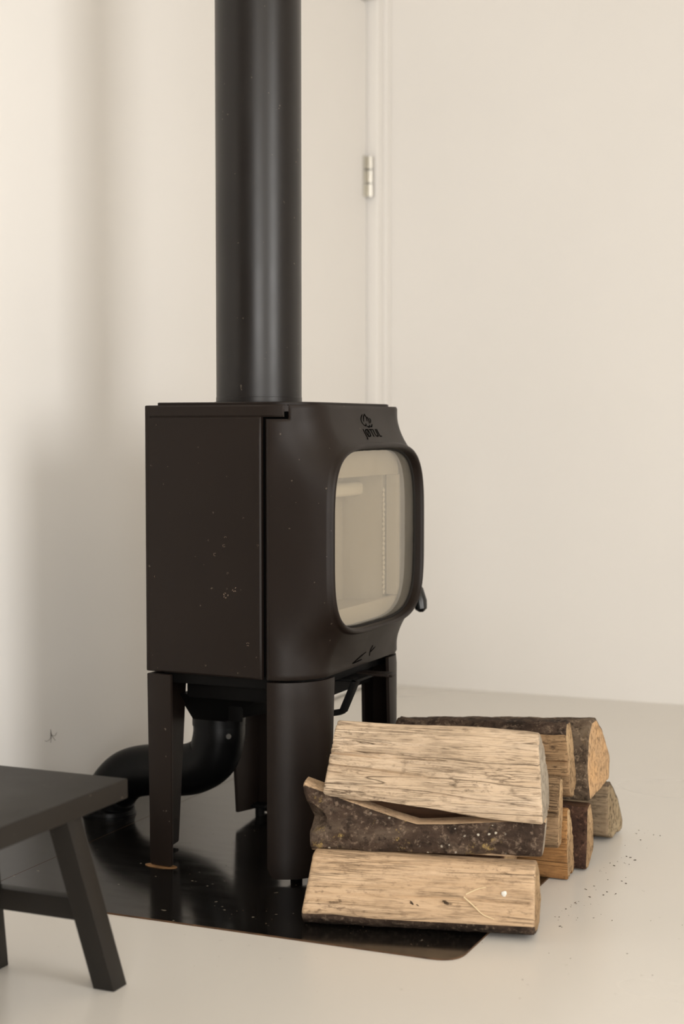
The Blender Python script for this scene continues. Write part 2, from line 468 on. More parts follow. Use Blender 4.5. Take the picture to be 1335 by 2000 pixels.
def shellA(As, Zs, thick=.010):
    bm = bmesh.new(); F = []; B = []
    for j, z in enumerate(Zs):
        fr = []; br = []
        for i, a in enumerate(As):
            edge = i in (0, len(As) - 1) or j in (0, len(Zs) - 1)
            p = plan(a, .0022 if edge else 0); fr.append(bm.verts.new((p.x, p.y, z)))
            p = plan(a, thick); br.append(bm.verts.new((p.x, p.y, z)))
        F.append(fr); B.append(br)
    na, nz = len(As) - 1, len(Zs) - 1
    for j in range(nz):
        for i in range(na):
            bm.faces.new((F[j][i], F[j][i + 1], F[j + 1][i + 1], F[j + 1][i])); bm.faces.new((B[j][i], B[j + 1][i], B[j + 1][i + 1], B[j][i + 1]))
    for j in range(nz):
        bm.faces.new((F[j][0], F[j + 1][0], B[j + 1][0], B[j][0])); bm.faces.new((F[j][na], B[j][na], B[j + 1][na], F[j + 1][na]))
    for i in range(na):
        bm.faces.new((F[0][i], B[0][i], B[0][i + 1], F[0][i + 1])); bm.faces.new((F[nz][i], F[nz][i + 1], B[nz][i + 1], B[nz][i]))
    return bm


def merge(bm, other):
    me = bpy.data.meshes.new('t'); other.to_mesh(me); other.free(); bm.from_mesh(me); bpy.data.meshes.remove(me); return bm


A_REAR = YA + ARC + .247                # rear end of the side panel
A_SIDE = YA + ARC + .006                # side panel's front edge
A_FRONT = YA + ARC - .0045              # casting's edge
A_TAB = .258; A_TABC = .250             # stepped tab at the top
ZS = .8405
for s in (-1, 1):
    sp = shellA(uneven(s * A_REAR, s * A_SIDE, 10, s * -.003), uneven(Z0, ZS + .004, 10, .003))
    merge(sp, shellA(uneven(s * A_REAR, s * A_TAB, 14, s * -.003), uneven(ZS + .004, Z1, 4, .003)))
    # the panel turns round the rear corner
    p = plan(s * A_REAR)
    box(p.x - .005, p.x + .006, min(p.y, p.y - s * .03), max(p.y, p.y - s * .03), Z0, Z1, .0025, bm=sp)
    obj('side_panel', sp, M['cast'], stove)

# front casting with its projecting rounded window rim
RZ, RHW, RHH = .620, .2265, .1750


def sup(phi, hw, hh, n=4.1):
    c, s_ = math.cos(phi), math.sin(phi)
    return (math.copysign(abs(c) ** (2 / n), c) * hw, math.copysign(abs(s_) ** (2 / n), s_) * hh)


NPHI = 336
phis = [2 * PI * k / NPHI for k in range(NPHI)]
HA, ZC, HZ = A_FRONT, (Z0 + Z1) / 2, (Z1 - Z0) / 2


def onrect(phi):
    """points of the casting's border, spread the way the rim's points are, stepped in at the two top corners"""
    y, z = sup(phi, 1, 1, 4.1)
    k = 1 / max(abs(y), abs(z)); a, b = y * k * HA, ZC + z * k * HZ
    s_ = 1 if a > 0 else -1; aa = abs(a); l1, l2 = Z1 - ZS, HA - A_TABC
    q = None
    if b > ZS and aa > HA - 1e-6: q = b - ZS
    elif b > Z1 - 1e-6 and aa > A_TABC: q = l1 + HA - aa
    if q is not None:
        a, b = (s_ * (HA - q), ZS) if q < l2 else (s_ * A_TABC, ZS + q - l2)
    return a, b


border = [onrect(ph) for ph in phis]
for cy, cz in ((HA, Z0), (-HA, Z0), (HA, ZS), (-HA, ZS), (A_TABC, ZS), (-A_TABC, ZS), (A_TABC, Z1), (-A_TABC, Z1)):
    k = min(range(NPHI), key=lambda i: (border[i][0] - cy) ** 2 + (border[i][1] - cz) ** 2); border[k] = (cy, cz)
RIMX, FLX = .2085, .1975
front = bmesh.new(); rings = []
# inner rings, from the glass outwards
for (x, dw) in ((.176, -.0100), (.2010, -.0092), (.2060, -.0085), (RIMX, -.0060), (RIMX + .0003, -.004), (.2070, -.0008), (.2035, .0010), (FLX + .0008, .0022)):
    ring = []
    for ph in phis:
        y, z = sup(ph, RHW + dw, RHH + dw)
        ring.append(front.verts.new((x, y, RZ + z)))
    rings.append(ring)
NR = 22
for k in range(0, NR + 1):
    t = (k / NR) ** 1.25; ring = []
    for i, ph in enumerate(phis):
        ry, rz = sup(ph, RHW + .003, RHH + .003); ba, bz = border[i]
        a_r = math.copysign(min(abs(ry) + max(0, abs(ry) - YA) * .18, A_FRONT - .012), ry)
        k0 = smooth01((A_FRONT - abs(a_r)) / .040)
        a = a_r + (ba - a_r) * t; z = (RZ + rz) + (bz - RZ - rz) * t
        b = plan(a); d = math.hypot(a - a_r, z - RZ - rz)
        b0 = plan(a_r)
        wgt = max(0.0, 1 - d / .070) ** 1.75 * smooth01((A_FRONT - abs(a)) / .040)
        off = (Vector((FLX, ry, 0)) - Vector((b0.x, b0.y, 0))) / k0
        p = Vector((b.x, b.y, z)) + off * wgt
        if k == NR:
            q = plan(a, .0022); p = Vector((q.x, q.y, z)) + off * wgt
        ring.append(front.verts.new(p))
    rings.append(ring)
NB = []                                  # inward return at the border
for v in rings[-1]:
    c = v.co; NB.append(front.verts.new((c.x - .012 if abs(c.y) < .2 else c.x - .006, c.y * .965, c.z)))
rings.append(NB)
for a, b in zip(rings, rings[1:]):
    for k in range(NPHI): front.faces.new((a[k], a[(k + 1) % NPHI], b[(k + 1) % NPHI], b[k]))
cast = obj('front_casting', front, M['cast'], stove, sharp=50)
# dark core that shows through the seams, open at the window
core = box(-.165, .072, -.224, .224, Z0 + .004, Z0 + .012); box(-.165, .072, -.224, .224, Z1 - .016, Z1 - .004, bm=core)
for s in (-1, 1): merge(core, shell(s * (A_REAR - .005), s * .268, Z0 + .004, Z1 - .005, 24, 2, .003, shape=None, bev=False)); merge(core, shell(s * .270, s * .236, ZS - .006, Z1 - .005, 6, 2, .003, shape=None, bev=False))
for v in core.verts:
    if abs(v.co.y) > .15 or v.co.x > .1:
        v.co.x -= .011 if v.co.x > .075 else 0; v.co.y *= .955
box(-.172, -.160, -.22, .22, Z0 + .002, Z1 - .002, bm=core)
obj('body_shell', core, M['seam'], stove, smooth=False)

# top plate, standing a little proud
tp = bmesh.new(); lo = []; hi = []; h2 = []
As = [-A_REAR + .012 + (2 * A_REAR - .024) * k / 90 for k in range(91)]
for a in As:
    for L_, ins, z in ((lo, .018, Z1 - .004), (hi, .018, Z1 + .0042), (h2, .021, Z1 + .0055)):
        p = plan(a, ins); L_.append(tp.verts.new((p.x, p.y, z)))
for i in range(90):
    tp.faces.new((lo[i], lo[i + 1], hi[i + 1], hi[i])); tp.faces.new((hi[i], hi[i + 1], h2[i + 1], h2[i]))
tp.faces.new((lo[-1], lo[0], hi[0], hi[-1])); tp.faces.new((hi[-1], hi[0], h2[0], h2[-1])); tp.faces.new(h2); tp.faces.new(lo[::-1])
obj('top_plate', tp, M['cast'], stove)
lid = bmesh.new(); lv = []
for a in [-A_REAR + .001 + (2 * A_REAR - .002) * k / 90 for k in range(91)]:
    p = plan(a, .003); lv.append((p.x, p.y))
l0 = [lid.verts.new((x, y, Z1 - .012)) for x, y in lv]; l1 = [lid.verts.new((x, y, Z1 - .0015)) for x, y in lv]
lid.faces.new(l1); lid.faces.new(l0[::-1])
for i in range(91): lid.faces.new((l0[i], l0[(i + 1) % 91], l1[(i + 1) % 91], l1[i]))
obj('top_rim', lid, M['cast'], stove)

# glass, gasket and the lined firebox behind it
gl = bmesh.new(); ga = []; gb = []
for ph in phis:
    y, z = sup(ph, RHW - .0093, RHH - .0093); ga.append(gl.verts.new((.188, y, RZ + z))); gb.append(gl.verts.new((.184, y, RZ + z)))
gl.faces.new(ga); gl.faces.new(gb[::-1])
for k in range(NPHI): gl.faces.new((ga[k], gb[k], gb[(k + 1) % NPHI], ga[(k + 1) % NPHI]))
glass = obj('glass_pane', gl, M['glass'], stove, sharp=30); glass['label'] = 'rounded glass pane in the stove door'
gk = bmesh.new(); path = [Vector((.190, *(lambda q: (q[0], RZ + q[1]))(sup(ph, RHW - .0102, RHH - .0102)))) for ph in phis]; path.append(path[0])
tube(path, lambda i: .0024 + .0007 * (i % 2), 8, False, bm=gk)
obj('gasket', gk, M['glow'], stove)
fz0, fz1 = .455, .800
fbx = bmesh.new()
box(.028, .043, -.205, .205, fz0, fz1, .002, bm=fbx)
obj('rear_liner', fbx, M['liner'], stove)
for s in (-1, 1): obj('side_liner', box(.0435, .131, min(s * .19, s * .208), max(s * .19, s * .208), fz0, fz1, .002), M['liner'], stove)
obj('hearth_liner', box(.0435, .150, -.188, .188, fz0, fz0 + .02, .002), M['liner'], stove)
obj('log_retainer', box(.150, .162, -.203, .203, fz0 - .002, .487, .003), M['liner'], stove)
obj('baffle_plate', box(.0435, .093, -.187, .187, .688, .716, .012, 4), M['baffle'], stove)
obj('upper_liner', box(.150, .160, -.205, .205, .731, fz1 + .004, .003), M['liner'], stove)
for s in (-1, 1): obj('side_post', box(.138, .162, min(s * .192, s * .207), max(s * .192, s * .207), .4875, .7305, .002), M['liner'], stove)
fr_ = bmesh.new(); ia = []; ib = []; oa = []
for i, ph in enumerate(phis):
    y, z = sup(ph, RHW - .011, RHH - .011); ia.append(fr_.verts.new((.1835, y, RZ + z))); ib.append(fr_.verts.new((.168, y, RZ + z)))
    y, z = onrect(ph); oa.append(fr_.verts.new((.150 if abs(y) < .15 else .115, max(-.222, min(.222, y * .80)), RZ + (z - RZ) * .90)))
for k in range(NPHI):
    q = (k + 1) % NPHI; fr_.faces.new((ia[k], ia[q], ib[q], ib[k])); fr_.faces.new((ib[k], ib[q], oa[q], oa[k]))
obj('door_inner_frame', fr_, M['castin'], stove)
lj = bmesh.new()
for k in range(60):
    z = .49 + k * .0036
    bmesh.ops.create_icosphere(lj, subdivisions=1, radius=.0021 * (1 + .5 * math.sin(k * 2.3)), matrix=Matrix.Translation((.1345 + .0006 * math.sin(k * 1.9), .1885, z)))
obj('liner_joint', lj, M['baffle'], stove)
# legs: curved plates in line with the body, tapering, on small feet
LT = Z0 - .0045
for s in (-1, 1):
    fl = bmesh.new(); F = []; B = []; na, nz = 16, 20
    for j in range(nz + 1):
        q = j / nz; z = .0105 + (LT - .0105) * q
        a_in = .132 + .022 * (1 - q); a_out = A_FRONT
        crn = .010 * max(0, 1 - (z - .0105) / .010) ** 2
        a_in += crn; a_out -= crn; fr = []; br = []
        for i in range(na + 1):
            a = s * (a_in + (a_out - a_in) * i / na); e = (i in (0, na) or j in (0, nz))
            p = plan(a, .0015 if e else 0); fr.append(fl.verts.new((p.x, p.y, z)))
            p = plan(a, .008); br.append(fl.verts.new((p.x, p.y, z)))
        F.append(fr); B.append(br)
    for j in range(nz):
        for i in range(na):
            fl.faces.new((F[j][i], F[j][i + 1], F[j + 1][i + 1], F[j + 1][i])); fl.faces.new((B[j][i], B[j + 1][i], B[j + 1][i + 1], B[j][i + 1]))
        fl.faces.new((F[j][0], F[j + 1][0], B[j + 1][0], B[j][0])); fl.faces.new((F[j][na], B[j][na], B[j + 1][na], F[j + 1][na]))
    for i in range(na):
        fl.faces.new((F[0][i], B[0][i], B[0][i + 1], F[0][i + 1])); fl.faces.new((F[nz][i], F[nz][i + 1], B[nz][i + 1], B[nz][i]))
    # inner web
    y0, y1 = sorted((s * .2385, s * .188)); y2, y3 = sorted((s * .2385, s * .200))
    hexa([(.0845, y2, .03), (.0915, y2, .03), (.0915, y3, .03), (.0845, y3, .03)], [(.0845, y0, LT), (.0915, y0, LT), (.0915, y1, LT), (.0845, y1, LT)], .001, bm=fl)
    leg = obj('leg', fl, M['cast'], stove)
    ft = tube([(.120, s * .195, .0), (.120, s * .195, .003), (.120, s * .195, .020)], .011, 16)
    for v in ft.verts: v.co.z += .003
    obj('foot_screw', ft, M['castin'], leg)
    fw = box(.100, .140, min(s * .18, s * .212), max(s * .18, s * .212), .0215, .030, .002)
    obj('foot_bracket', fw, M['castin'], leg)
    # rear leg
    rl = bmesh.new(); yo = .2285
    # side plate, then the rear plate turning in behind it
    hexa([(-.172, s * (yo + .0005), .0055), (-.117, s * (yo + .0035), .0055), (-.117, s * (yo - .006), .0055), (-.172, s * (yo - .008), .0055)],
         [(-.172, s * (yo + .0015), LT), (-.120, s * (yo + .0045), LT), (-.120, s * (yo - .006), LT), (-.172, s * (yo - .008), LT)], .0028, bm=rl)
    for v in rl.verts:                   # rounded lower corners
        q = max(0, 1 - (v.co.z - .0055) / .014) ** 2
        v.co.x += (.006 if v.co.x < -.145 else -.006) * q
    hexa([(-.172, s * (yo - .004), .012), (-.1645, s * (yo - .004), .012), (-.1645, s * (yo - .104), .024), (-.172, s * (yo - .104), .024)],
         [(-.172, s * (yo - .004), LT), (-.1645, s * (yo - .004), LT), (-.1645, s * (yo - .140), LT), (-.172, s * (yo - .140), LT)], .003, bm=rl)
    leg = obj('leg', rl, M['cast'], stove)
    ft = tube([(-.152, s * (yo - .030), .003), (-.152, s * (yo - .030), .026)], .010, 16)
    box(-.166, -.132, min(s * (yo - .016), s * (yo - .046)), max(s * (yo - .016), s * (yo - .046)), .022, .028, .002, bm=ft)
    obj('foot_screw', ft, M['castin'], leg)
    if s == -1:
        ru = tube([(-.1465, s * (yo - .003), .0032), (-.1465, s * (yo - .003), .0042)], lambda i: .0335, 32)
        for v in ru.verts: v.co.y = (v.co.y - s * (yo - .003)) * .42 + s * (yo - .003)
        rr = obj('rust_stain', ru, M['rustring'], leg); rr['label'] = 'ring of rust at the leg foot'

# underside: base frame, ash box, hopper and brackets
obj('base_frame', box(-.150, .140, -.205, .205, .348, Z0 + .003, .003), M['castin'], stove)
ab = box(-.132, .118, -.150, .170, .312, .3475, .004)
obj('ash_box', ab, M['castin'], stove)
obj('air_hopper', hexa([(-.170, -.060, .2510), (-.100, -.060, .2510), (-.030, .165, .2510), (-.170, .165, .2510)],
                       [(-.171, -.120, .3115), (.005, -.120, .3115), (.05, .185, .3115), (-.171, .185, .3115)], .004), M['castin'], stove)  # far side widened out of sight, to darken the hearth plate's reflection
obj('bracket', box(-.070, -.040, -.100, -.096, .262, .312, .001), M['castin'], stove)
# air lever: flat tab under the door edge, with its bent stay
lev = box(.115, .206, .036, .074, .3445, .3495, .0015); box(.196, .212, .043, .063, .3430, .3480, .002, bm=lev)
lever = obj('air_lever', lev, M['cast'], stove)
st = bmesh.new()
for (p, q) in (((.150, -.018, .352), (.165, -.018, .352)), ):
    pass
for (x0, z0, x1, z1) in ((.166, .3475, .138, .283), (.138, .283, .095, .274)):
    n = Vector((z1 - z0, 0, -(x1 - x0))).normalized() * .005
    hexa([(x1 - n.x, -.035, z1 - n.z), (x1 + n.x, -.035, z1 + n.z), (x1 + n.x, -.013, z1 + n.z), (x1 - n.x, -.013, z1 - n.z)],
         [(x0 - n.x, -.035, z0 - n.z), (x0 + n.x, -.035, z0 + n.z), (x0 + n.x, -.013, z0 + n.z), (x0 - n.x, -.013, z0 - n.z)], .001, bm=st)
box(.120, .172, -.035, .062, .3425, .3475, .001, bm=st)
obj('lever_stay', st, M['castin'], lever)
# door handle: a short black grip hanging at the far side of the rim
hd = tube([(.172, .236, .512), (.183, .232, .505), (.193, .2265, .494), (.201, .2205, .472), (.2045, .2185, .457), (.2050, .218, .451)],
          lambda i: (.006, .0095, .0130, .0146, .012, .004)[i], 20)
obj('door_handle', hd, M['knob'], stove)

# ---- cast-in marks on the front, laid on its surface
deps = bpy.context.evaluated_depsgraph_get()
surf = []
for o_ in [cast]:
    b_ = bmesh.new(); b_.from_mesh(o_.data); surf.append(BVHTree.FromBMesh(b_)); b_.free()


def drape(bm, lift=.0007):
    for v in bm.verts:
        best = None
        for t in surf:
            h = t.ray_cast(Vector((.4, v.co.y, v.co.z)), Vector((-1, 0, 0)))
            if h[0] and (best is None or h[0].x > best): best = h[0].x
        v.co.x += (best if best is not None else .17) + lift
    return bm


def strokes(lines, wd, th=.0012):
    bm = bmesh.new()
    for ln in lines:
        pts = spline([(0, a, b) for a, b in ln], 4) if len(ln) > 2 else [Vector((0, *ln[0])).lerp(Vector((0, *ln[1])), k / 3) for k in range(4)]
        pr = None
        for i, p in enumerate(pts):
            t = (pts[min(i + 1, len(pts) - 1)] - pts[max(i - 1, 0)]).normalized(); n = Vector((0, -t.z, t.y)) * wd * (.55 + .45 * math.sin(PI * i / (len(pts) - 1)))
            cur = [bm.verts.new(p + n), bm.verts.new(p - n), bm.verts.new(p - n - Vector((th, 0, 0))), bm.verts.new(p + n - Vector((th, 0, 0)))]
            if pr:
                for k in range(4): bm.faces.new((pr[k], pr[(k + 1) % 4], cur[(k + 1) % 4], cur[k]))
            pr = cur
    return bm


fl_l = [[(-.022, .8260), (-.027, .8345), (-.022, .8425), (-.013, .8490)], [(-.022, .8260), (-.013, .8245), (-.009, .8290)],
        [(-.016, .8335), (-.011, .8425), (-.003, .8500)], [(-.003, .8500), (.003, .8420), (.001, .8340)], [(-.009, .8235), (.0, .8215), (.006, .8260)],
        [(.008, .8290), (.011, .8365), (.007, .8440)], [(.006, .8225), (.014, .8230), (.020, .8275)], [(.014, .8300), (.020, .8370), (.016, .8410)]]
fl_l = [[(a, .8262 + (b - .8215) * .86) for a, b in ln] for ln in fl_l]
em = obj('emblem', drape(strokes(fl_l, .0013), .0006), M['seam'], stove); em['label'] = 'cast flame emblem above the lettering'
tc = bpy.data.curves.new('lettering', 'FONT'); tc.body = 'J\u00d8TUL'; tc.size = .0232; tc.align_x = 'CENTER'; tc.align_y = 'BOTTOM'; tc.extrude = .0004; tc.resolution_u = 3
tc.space_character = 1.08
to = bpy.data.objects.new('lettering_curve', tc); C.objects.link(to)
bpy.context.view_layer.update()
tm = bpy.data.meshes.new_from_object(to.evaluated_get(bpy.context.evaluated_depsgraph_get()))
bpy.data.objects.remove(to)
tb = bmesh.new(); tb.from_mesh(tm)
bmesh.ops.subdivide_edges(tb, edges=[e for e in tb.edges if e.calc_length() > .006], cuts=2)
for v in tb.verts: v.co = Vector((v.co.z, v.co.x + .002, v.co.y * .92 + .8035))
xs = [v.co.y for v in tb.verts]; k_ = .080 / (max(xs) - min(xs))
for v in tb.verts: v.co.y = (v.co.y - .002) * k_ + .002
me = bpy.data.meshes.new('lettering'); drape(tb, .0004); tb.to_mesh(me); tb.free()
lt = link('lettering', me, M['seam'], stove); lt['label'] = 'cast lettering on the front of the stove'
ic = obj('air_symbol', drape(strokes([[(.002, .3960), (-.056, .3815)], [(-.056, .3815), (-.012, .3835)], [(.028, .4060), (.024, .3950), (.026, .3855)], [(.026, .3935), (.034, .3965), (.044, .4010)]], .00115)), M['seam'], stove)
ic['label'] = 'small cast arrow and leaf-like marks under the door'

# ---- chips in the enamel of the near side panel
cb = bmesh.new()
for cx_, cz_, cr_ in ((.0011, .5213, .0058), (.0189, .5332, .005), (.0032, .5335, .0016), (-.0027, .6115, .003), (-.0217, .595, .0034), (.0005, .6264, .0026), (-.0353, .6207, .0016),
                      (.0466, .4351, .0036), (.064, .4128, .0014), (.0402, .3947, .0013), (.0678, .6145, .0022), (-.1474, .83, .0014), (-.1517, .5489, .0018), (.0054, .5615, .0022), (-.0428, .3905, .0018), (.0381, .6626, .0018)):
    yy = -(.245 - .055 * (XA - cx_)) - .0003
    for q in range(7):                   # a broken ring of bare metal round each chip
        an = q * .9 + cx_ * 900; r_ = cr_ * .75
        c_ = Vector((cx_ + math.cos(an) * r_, yy, cz_ + math.sin(an) * r_))
        if noise.noise(c_ * 700) < -.12: continue
        bmesh.ops.create_icosphere(cb, subdivisions=1, radius=1, matrix=Matrix.Translation(c_) @ Matrix.Rotation(an, 4, 'Y') @ Matrix.Diagonal((cr_ * .16, .0005, cr_ * .34, 1)))
ec = obj('enamel_chips', cb, M['bare'], stove); ec['label'] = 'small pale chips in the paint of the side panel'; ec['kind'] = 'stuff'

# ------------------------------------------------------------------ flue pipe
FX, FY, FR = -1.397, 2.78, .0832
fp = tube([(0, 0, .0), (0, 0, .012), (0, 0, .0125), (0, 0, 1.876)], lambda i: (FR + .0006, FR + .0006, FR, FR)[i], 96)
flue = obj('flue_pipe', fp, M['pipe'], loc=(FX, FY, Z1 + .0055), sharp=50)
tag(flue, 'wide matte black flue pipe rising straight from the stove top', 'pipe')
cl = tube([(0, 0, .0), (0, 0, .003), (0, 0, .0035)], lambda i: (FR + .004, FR + .004, FR + .0022)[i], 96)
obj('collar', cl, M['pipe'], flue, sharp=50)

# ------------------------------------------------------------------ air duct (flexible hose)
DX, DY = -1.797, 2.861
duct = empty('air_duct', (DX, DY, .0028))
tag(duct, 'black ribbed flexible air duct curving from under the stove to the floor', 'duct')
dp = [(-1.5205, 2.840, .2485), (-1.5205, 2.840, .226), (-1.521, 2.840, .196), (-1.537, 2.842, .152), (-1.580, 2.845, .124), (-1.638, 2.850, .1125),
      (-1.696, 2.855, .1075), (-1.748, 2.858, .092), (-1.783, 2.860, .060), (-1.796, 2.861, .028), (-1.797, 2.861, .0033)]
dsp = spline([(x - DX, y - DY, z - .0028) for x, y, z in dp], 26)
hose = obj('hose', tube(dsp, lambda i: .0530 + .0003 * (-1) ** i, 44), M['duct'], duct, sharp=80)
obj('floor_collar', tube([(0, 0, .0), (0, 0, .004), (0, 0, .0045), (0, 0, .012)], lambda i: (.0570, .0570, .0555, .0545)[i], 40), M['duct'], duct)
cv = [Vector((-1.5205 - DX, 2.840 - DY, z - .0028)) for z in (.2490, .2200)]
obj('clamp', tube(cv, .0545, 40), M['duct'], duct)
scx, scy = -1.5205 - DX + .0530 * .74, 2.840 - DY - .0530 * .66
sw = tube([(scx - .004, scy + .004, .202), (scx + .0026, scy - .0026, .202)], .0055, 14)
scr = obj('screw', sw, M['steel'], duct); scr['label'] = 'zinc screw head'

# ------------------------------------------------------------------ stool
sx0, sx1, sy0, sy1, sh = -1.500, -1.2424, 1.560, 2.0312, .300
stool = empty('stool', ((sx0 + sx1) / 2, (sy0 + sy1) / 2, 0))
tag(stool, 'low black wooden stool with slanted legs in the left foreground', 'stool')
ox, oy = (sx0 + sx1) / 2, (sy0 + sy1) / 2
obj('seat', box(sx0 - ox, sx1 - ox, sy0 - oy, sy1 - oy, sh - .0305, sh, .003, 3), M['stool'], stool)
hx, hy = (sx1 - sx0) / 2, (sy1 - sy0) / 2
for ax in (1, -1):
    for ay in (1, -1):
        lc = .0242                          # the legs' middle line
        bx, by = lc + ax * .1237, ay * (hy - .0385)
        tx, ty = lc + ax * .093, ay * (hy - .1115)
        wd = .036
        Bq = [(bx, by), (bx - ax * wd, by), (bx - ax * wd, by - ay * wd), (bx, by - ay * wd)]
        Tq = [(tx, ty), (tx - ax * wd, ty), (tx - ax * wd, ty - ay * wd), (tx, ty - ay * wd)]
        obj('leg', hexa([(a, b, 0) for a, b in Bq], [(a, b, sh - .031) for a, b in Tq], .0015), M['stool'], stool, sharp=30)
for ay in (1, -1):
    yy = ay * (hy - .0385 - .075 * .45)
    y0, y1 = sorted((yy - ay * .005, yy - ay * .028))
    obj('stretcher', box(.0242 - .078, .0242 + .078, y0, y1, .108, .140, .002), M['stool'], stool)


# ------------------------------------------------------------------ firewood
def fbm(v, o=4):
    return noise.fractal(v, 1.0, 2.0, o)


def firewood(label, P, az, el, L, sec, kinds, mats, end_mats, seed, taper=1.0, rough=.0022, skew=(0, 0), cut=(0, 0), left=None, top=None, bulge=.0,
             ns=70, bark_thick=.0035, roll=0.0, groove=.0, barklabel=None, twist=0.0, ridge=None, left_end=1):
    """P: right-end front-bottom corner in the room; sec: cross-section corners (depth away from viewer, height);
    kinds: per edge 'w' wood or 'b' bark; mats: wood and bark; the log runs from P towards -X."""
    n = len(sec); per = []
    rr = .006
    pts = [Vector(p) for p in sec]
    for i in range(n):
        a, b = pts[i], pts[(i + 1) % n]; ln = (b - a).length; m = max(4, int(ln / (.0011 if ridge and ridge[0] == i else .0045)))
        for k in range(m): per.append((a.lerp(b, k / m), kinds[i], i))
    N = len(per)
    # round the corners a little
    pp = [q[0].copy() for q in per]
    for _ in range(2): pp = [(pp[i - 1] + pp[i] * 2 + pp[(i + 1) % N]) / 4 for i in range(N)]
    cen = sum(pp, Vector((0, 0))) / N
    root_inv = None
    bm = bmesh.new(); rows = []; hmin = min(p.y for p in pp); hmax = max(p.y for p in pp); off = Vector((seed * 3.1, seed * 1.3, seed * .7))
    S_ = [0, .0025 / L] + [.0025 / L + (1 - .005 / L) * k / (ns - 3) for k in range(1, ns - 3)] + [1 - .0025 / L, 1]
    for si, s in enumerate(S_):
        row = []
        sc = 1 + (taper - 1) * s
        for i, p in enumerate(pp):
            q = (p - cen) * sc + cen + Vector(skew) * s
            ht = (q.y - hmin) / (hmax - hmin + 1e-6)
            nrm = (p - cen).normalized()
            x = -L * s
            u = Vector((x * 2.2, q.x * 34, q.y * 34)) + off
            dsp = fbm(u, 5) * rough + noise.noise(Vector((x * 7, p.x * 12, p.y * 12)) + off) * rough * 1.6
            if per[i][1] == 'b': dsp = fbm(Vector((x * 18, p.x * 30, p.y * 30)) + off, 5) * rough * 1.1 + bulge * 0
            if groove and per[i][1] == 'w':
                gv = noise.noise(Vector((x * 1.3, p.x * 55, p.y * 55)) + off * 2)
                dsp -= max(0, .10 - abs(gv)) * groove * 6
            if ridge and ridge[0] == per[i][2]: dsp += ridge[1] * (math.sin(q.y * ridge[2] + .6 * noise.noise(u)) * .5 - .3) * (.6 + .4 * noise.noise(u * .7))
            if si in (0, len(S_) - 1): q = cen + Vector(skew) * s + (q - cen - Vector(skew) * s) * (1 - .0025 / max(.02, (p - cen).length))
            q = q + nrm * dsp
            # the two sawn or split ends are not square
            if s < .5: x += (cut[0] * (q.y - cen.y) + cut[1] * (q.x - cen.x)) * (1 - 2 * s)
            if left: x += left(ht) * s
            if top: q.y = hmin + (q.y - hmin) * top(s, ht)
            row.append(bm.verts.new((x, q.x, q.y)))
        rows.append(row)
    for a, b in zip(rows, rows[1:]):
        for k in range(N):
            f = bm.faces.new((a[k], b[k], b[(k + 1) % N], a[(k + 1) % N])); f.material_index = 0 if per[k][1] == 'w' else 2
    for row, s in ((rows[0], 0), (rows[-1], 1)):
        cap = 1 if s == 0 else left_end
        prev = row; c = sum((v.co for v in row), Vector()) / N
        for k in range(1, 7):
            t = 1 - k / 7
            cur = []
            for v in row:
                q = c + (v.co - c) * t
                q.x += fbm(Vector((seed, q.y * 45, q.z * 45)), 4) * .0016 + noise.noise(Vector((seed * 2, q.y * 14, q.z * 14))) * .002
                cur.append(bm.verts.new(q))
            for i in range(N):
                f = bm.faces.new((prev[i], prev[(i + 1) % N], cur[(i + 1) % N], cur[i])); f.material_index = cap
            prev = cur
        cc = bm.verts.new(c)
        for i in range(N):
            f = bm.faces.new((prev[i], prev[(i + 1) % N], cc)); f.material_index = cap
    # bark lifts off as its own piece: a thin jacket over the bark edges
    jacket = bmesh.new(); has = any(k == 'b' for k in kinds)
    if has:
        idx = [i for i in range(N) if per[i][1] == 'b']
        # unwrap to a contiguous run
        st = next((i for i in idx if (i - 1) % N not in idx), idx[0]); run = []
        i = st
        while (i % N) in idx and len(run) < N: run.append(i % N); i += 1
        run.append(i % N)
        O, I_ = [], []
        for si, row in enumerate(rows):
            o_, in_ = [], []
            for j, k in enumerate(run):
                v = row[k].co; prv, nxt = row[(k - 1) % N].co, row[(k + 1) % N].co
                t = (nxt - prv); nn = Vector((0, t.z, -t.y))
                if nn.length < 1e-9: nn = Vector((0, 0, 1))
                nn.normalize()
                cdir = Vector((0, v.y - cen.x, v.z - cen.y))
                if nn.dot(cdir) < 0: nn = -nn
                e = 0.25 if (j in (0, len(run) - 1) or si in (0, len(rows) - 1)) else 1.0
                jag = fbm(Vector((v.x * 40, v.y * 40, v.z * 40)) + off, 4) * .0012
                o_.append(jacket.verts.new(v + nn * (bark_thick * e + jag * e))); in_.append(jacket.verts.new(v - nn * .0006))
            O.append(o_); I_.append(in_)
        R1 = len(run) - 1
        for a in range(len(rows) - 1):
            for k in range(R1):
                jacket.faces.new((O[a][k], O[a + 1][k], O[a + 1][k + 1], O[a][k + 1])); jacket.faces.new((I_[a][k], I_[a][k + 1], I_[a + 1][k + 1], I_[a + 1][k]))
            jacket.faces.new((O[a][0], I_[a][0], I_[a + 1][0], O[a + 1][0])); jacket.faces.new((O[a][R1], O[a + 1][R1], I_[a + 1][R1], I_[a][R1]))
        for a in (0, len(rows) - 1):
            for k in range(R1): jacket.faces.new((O[a][k], O[a][k + 1], I_[a][k + 1], I_[a][k]))
    o = obj('firewood_log', bm, [mats[0], end_mats, mats[1]], sharp=55)
    o.location = P
    rot = Matrix.Rotation(az, 4, 'Z') @ Matrix.Rotation(-el, 4, 'Y') @ Matrix.Rotation(roll, 4, 'X')
    o.rotation_euler = rot.to_euler()
    tag(o, label, 'firewood', 'split logs stacked in front of the stove')
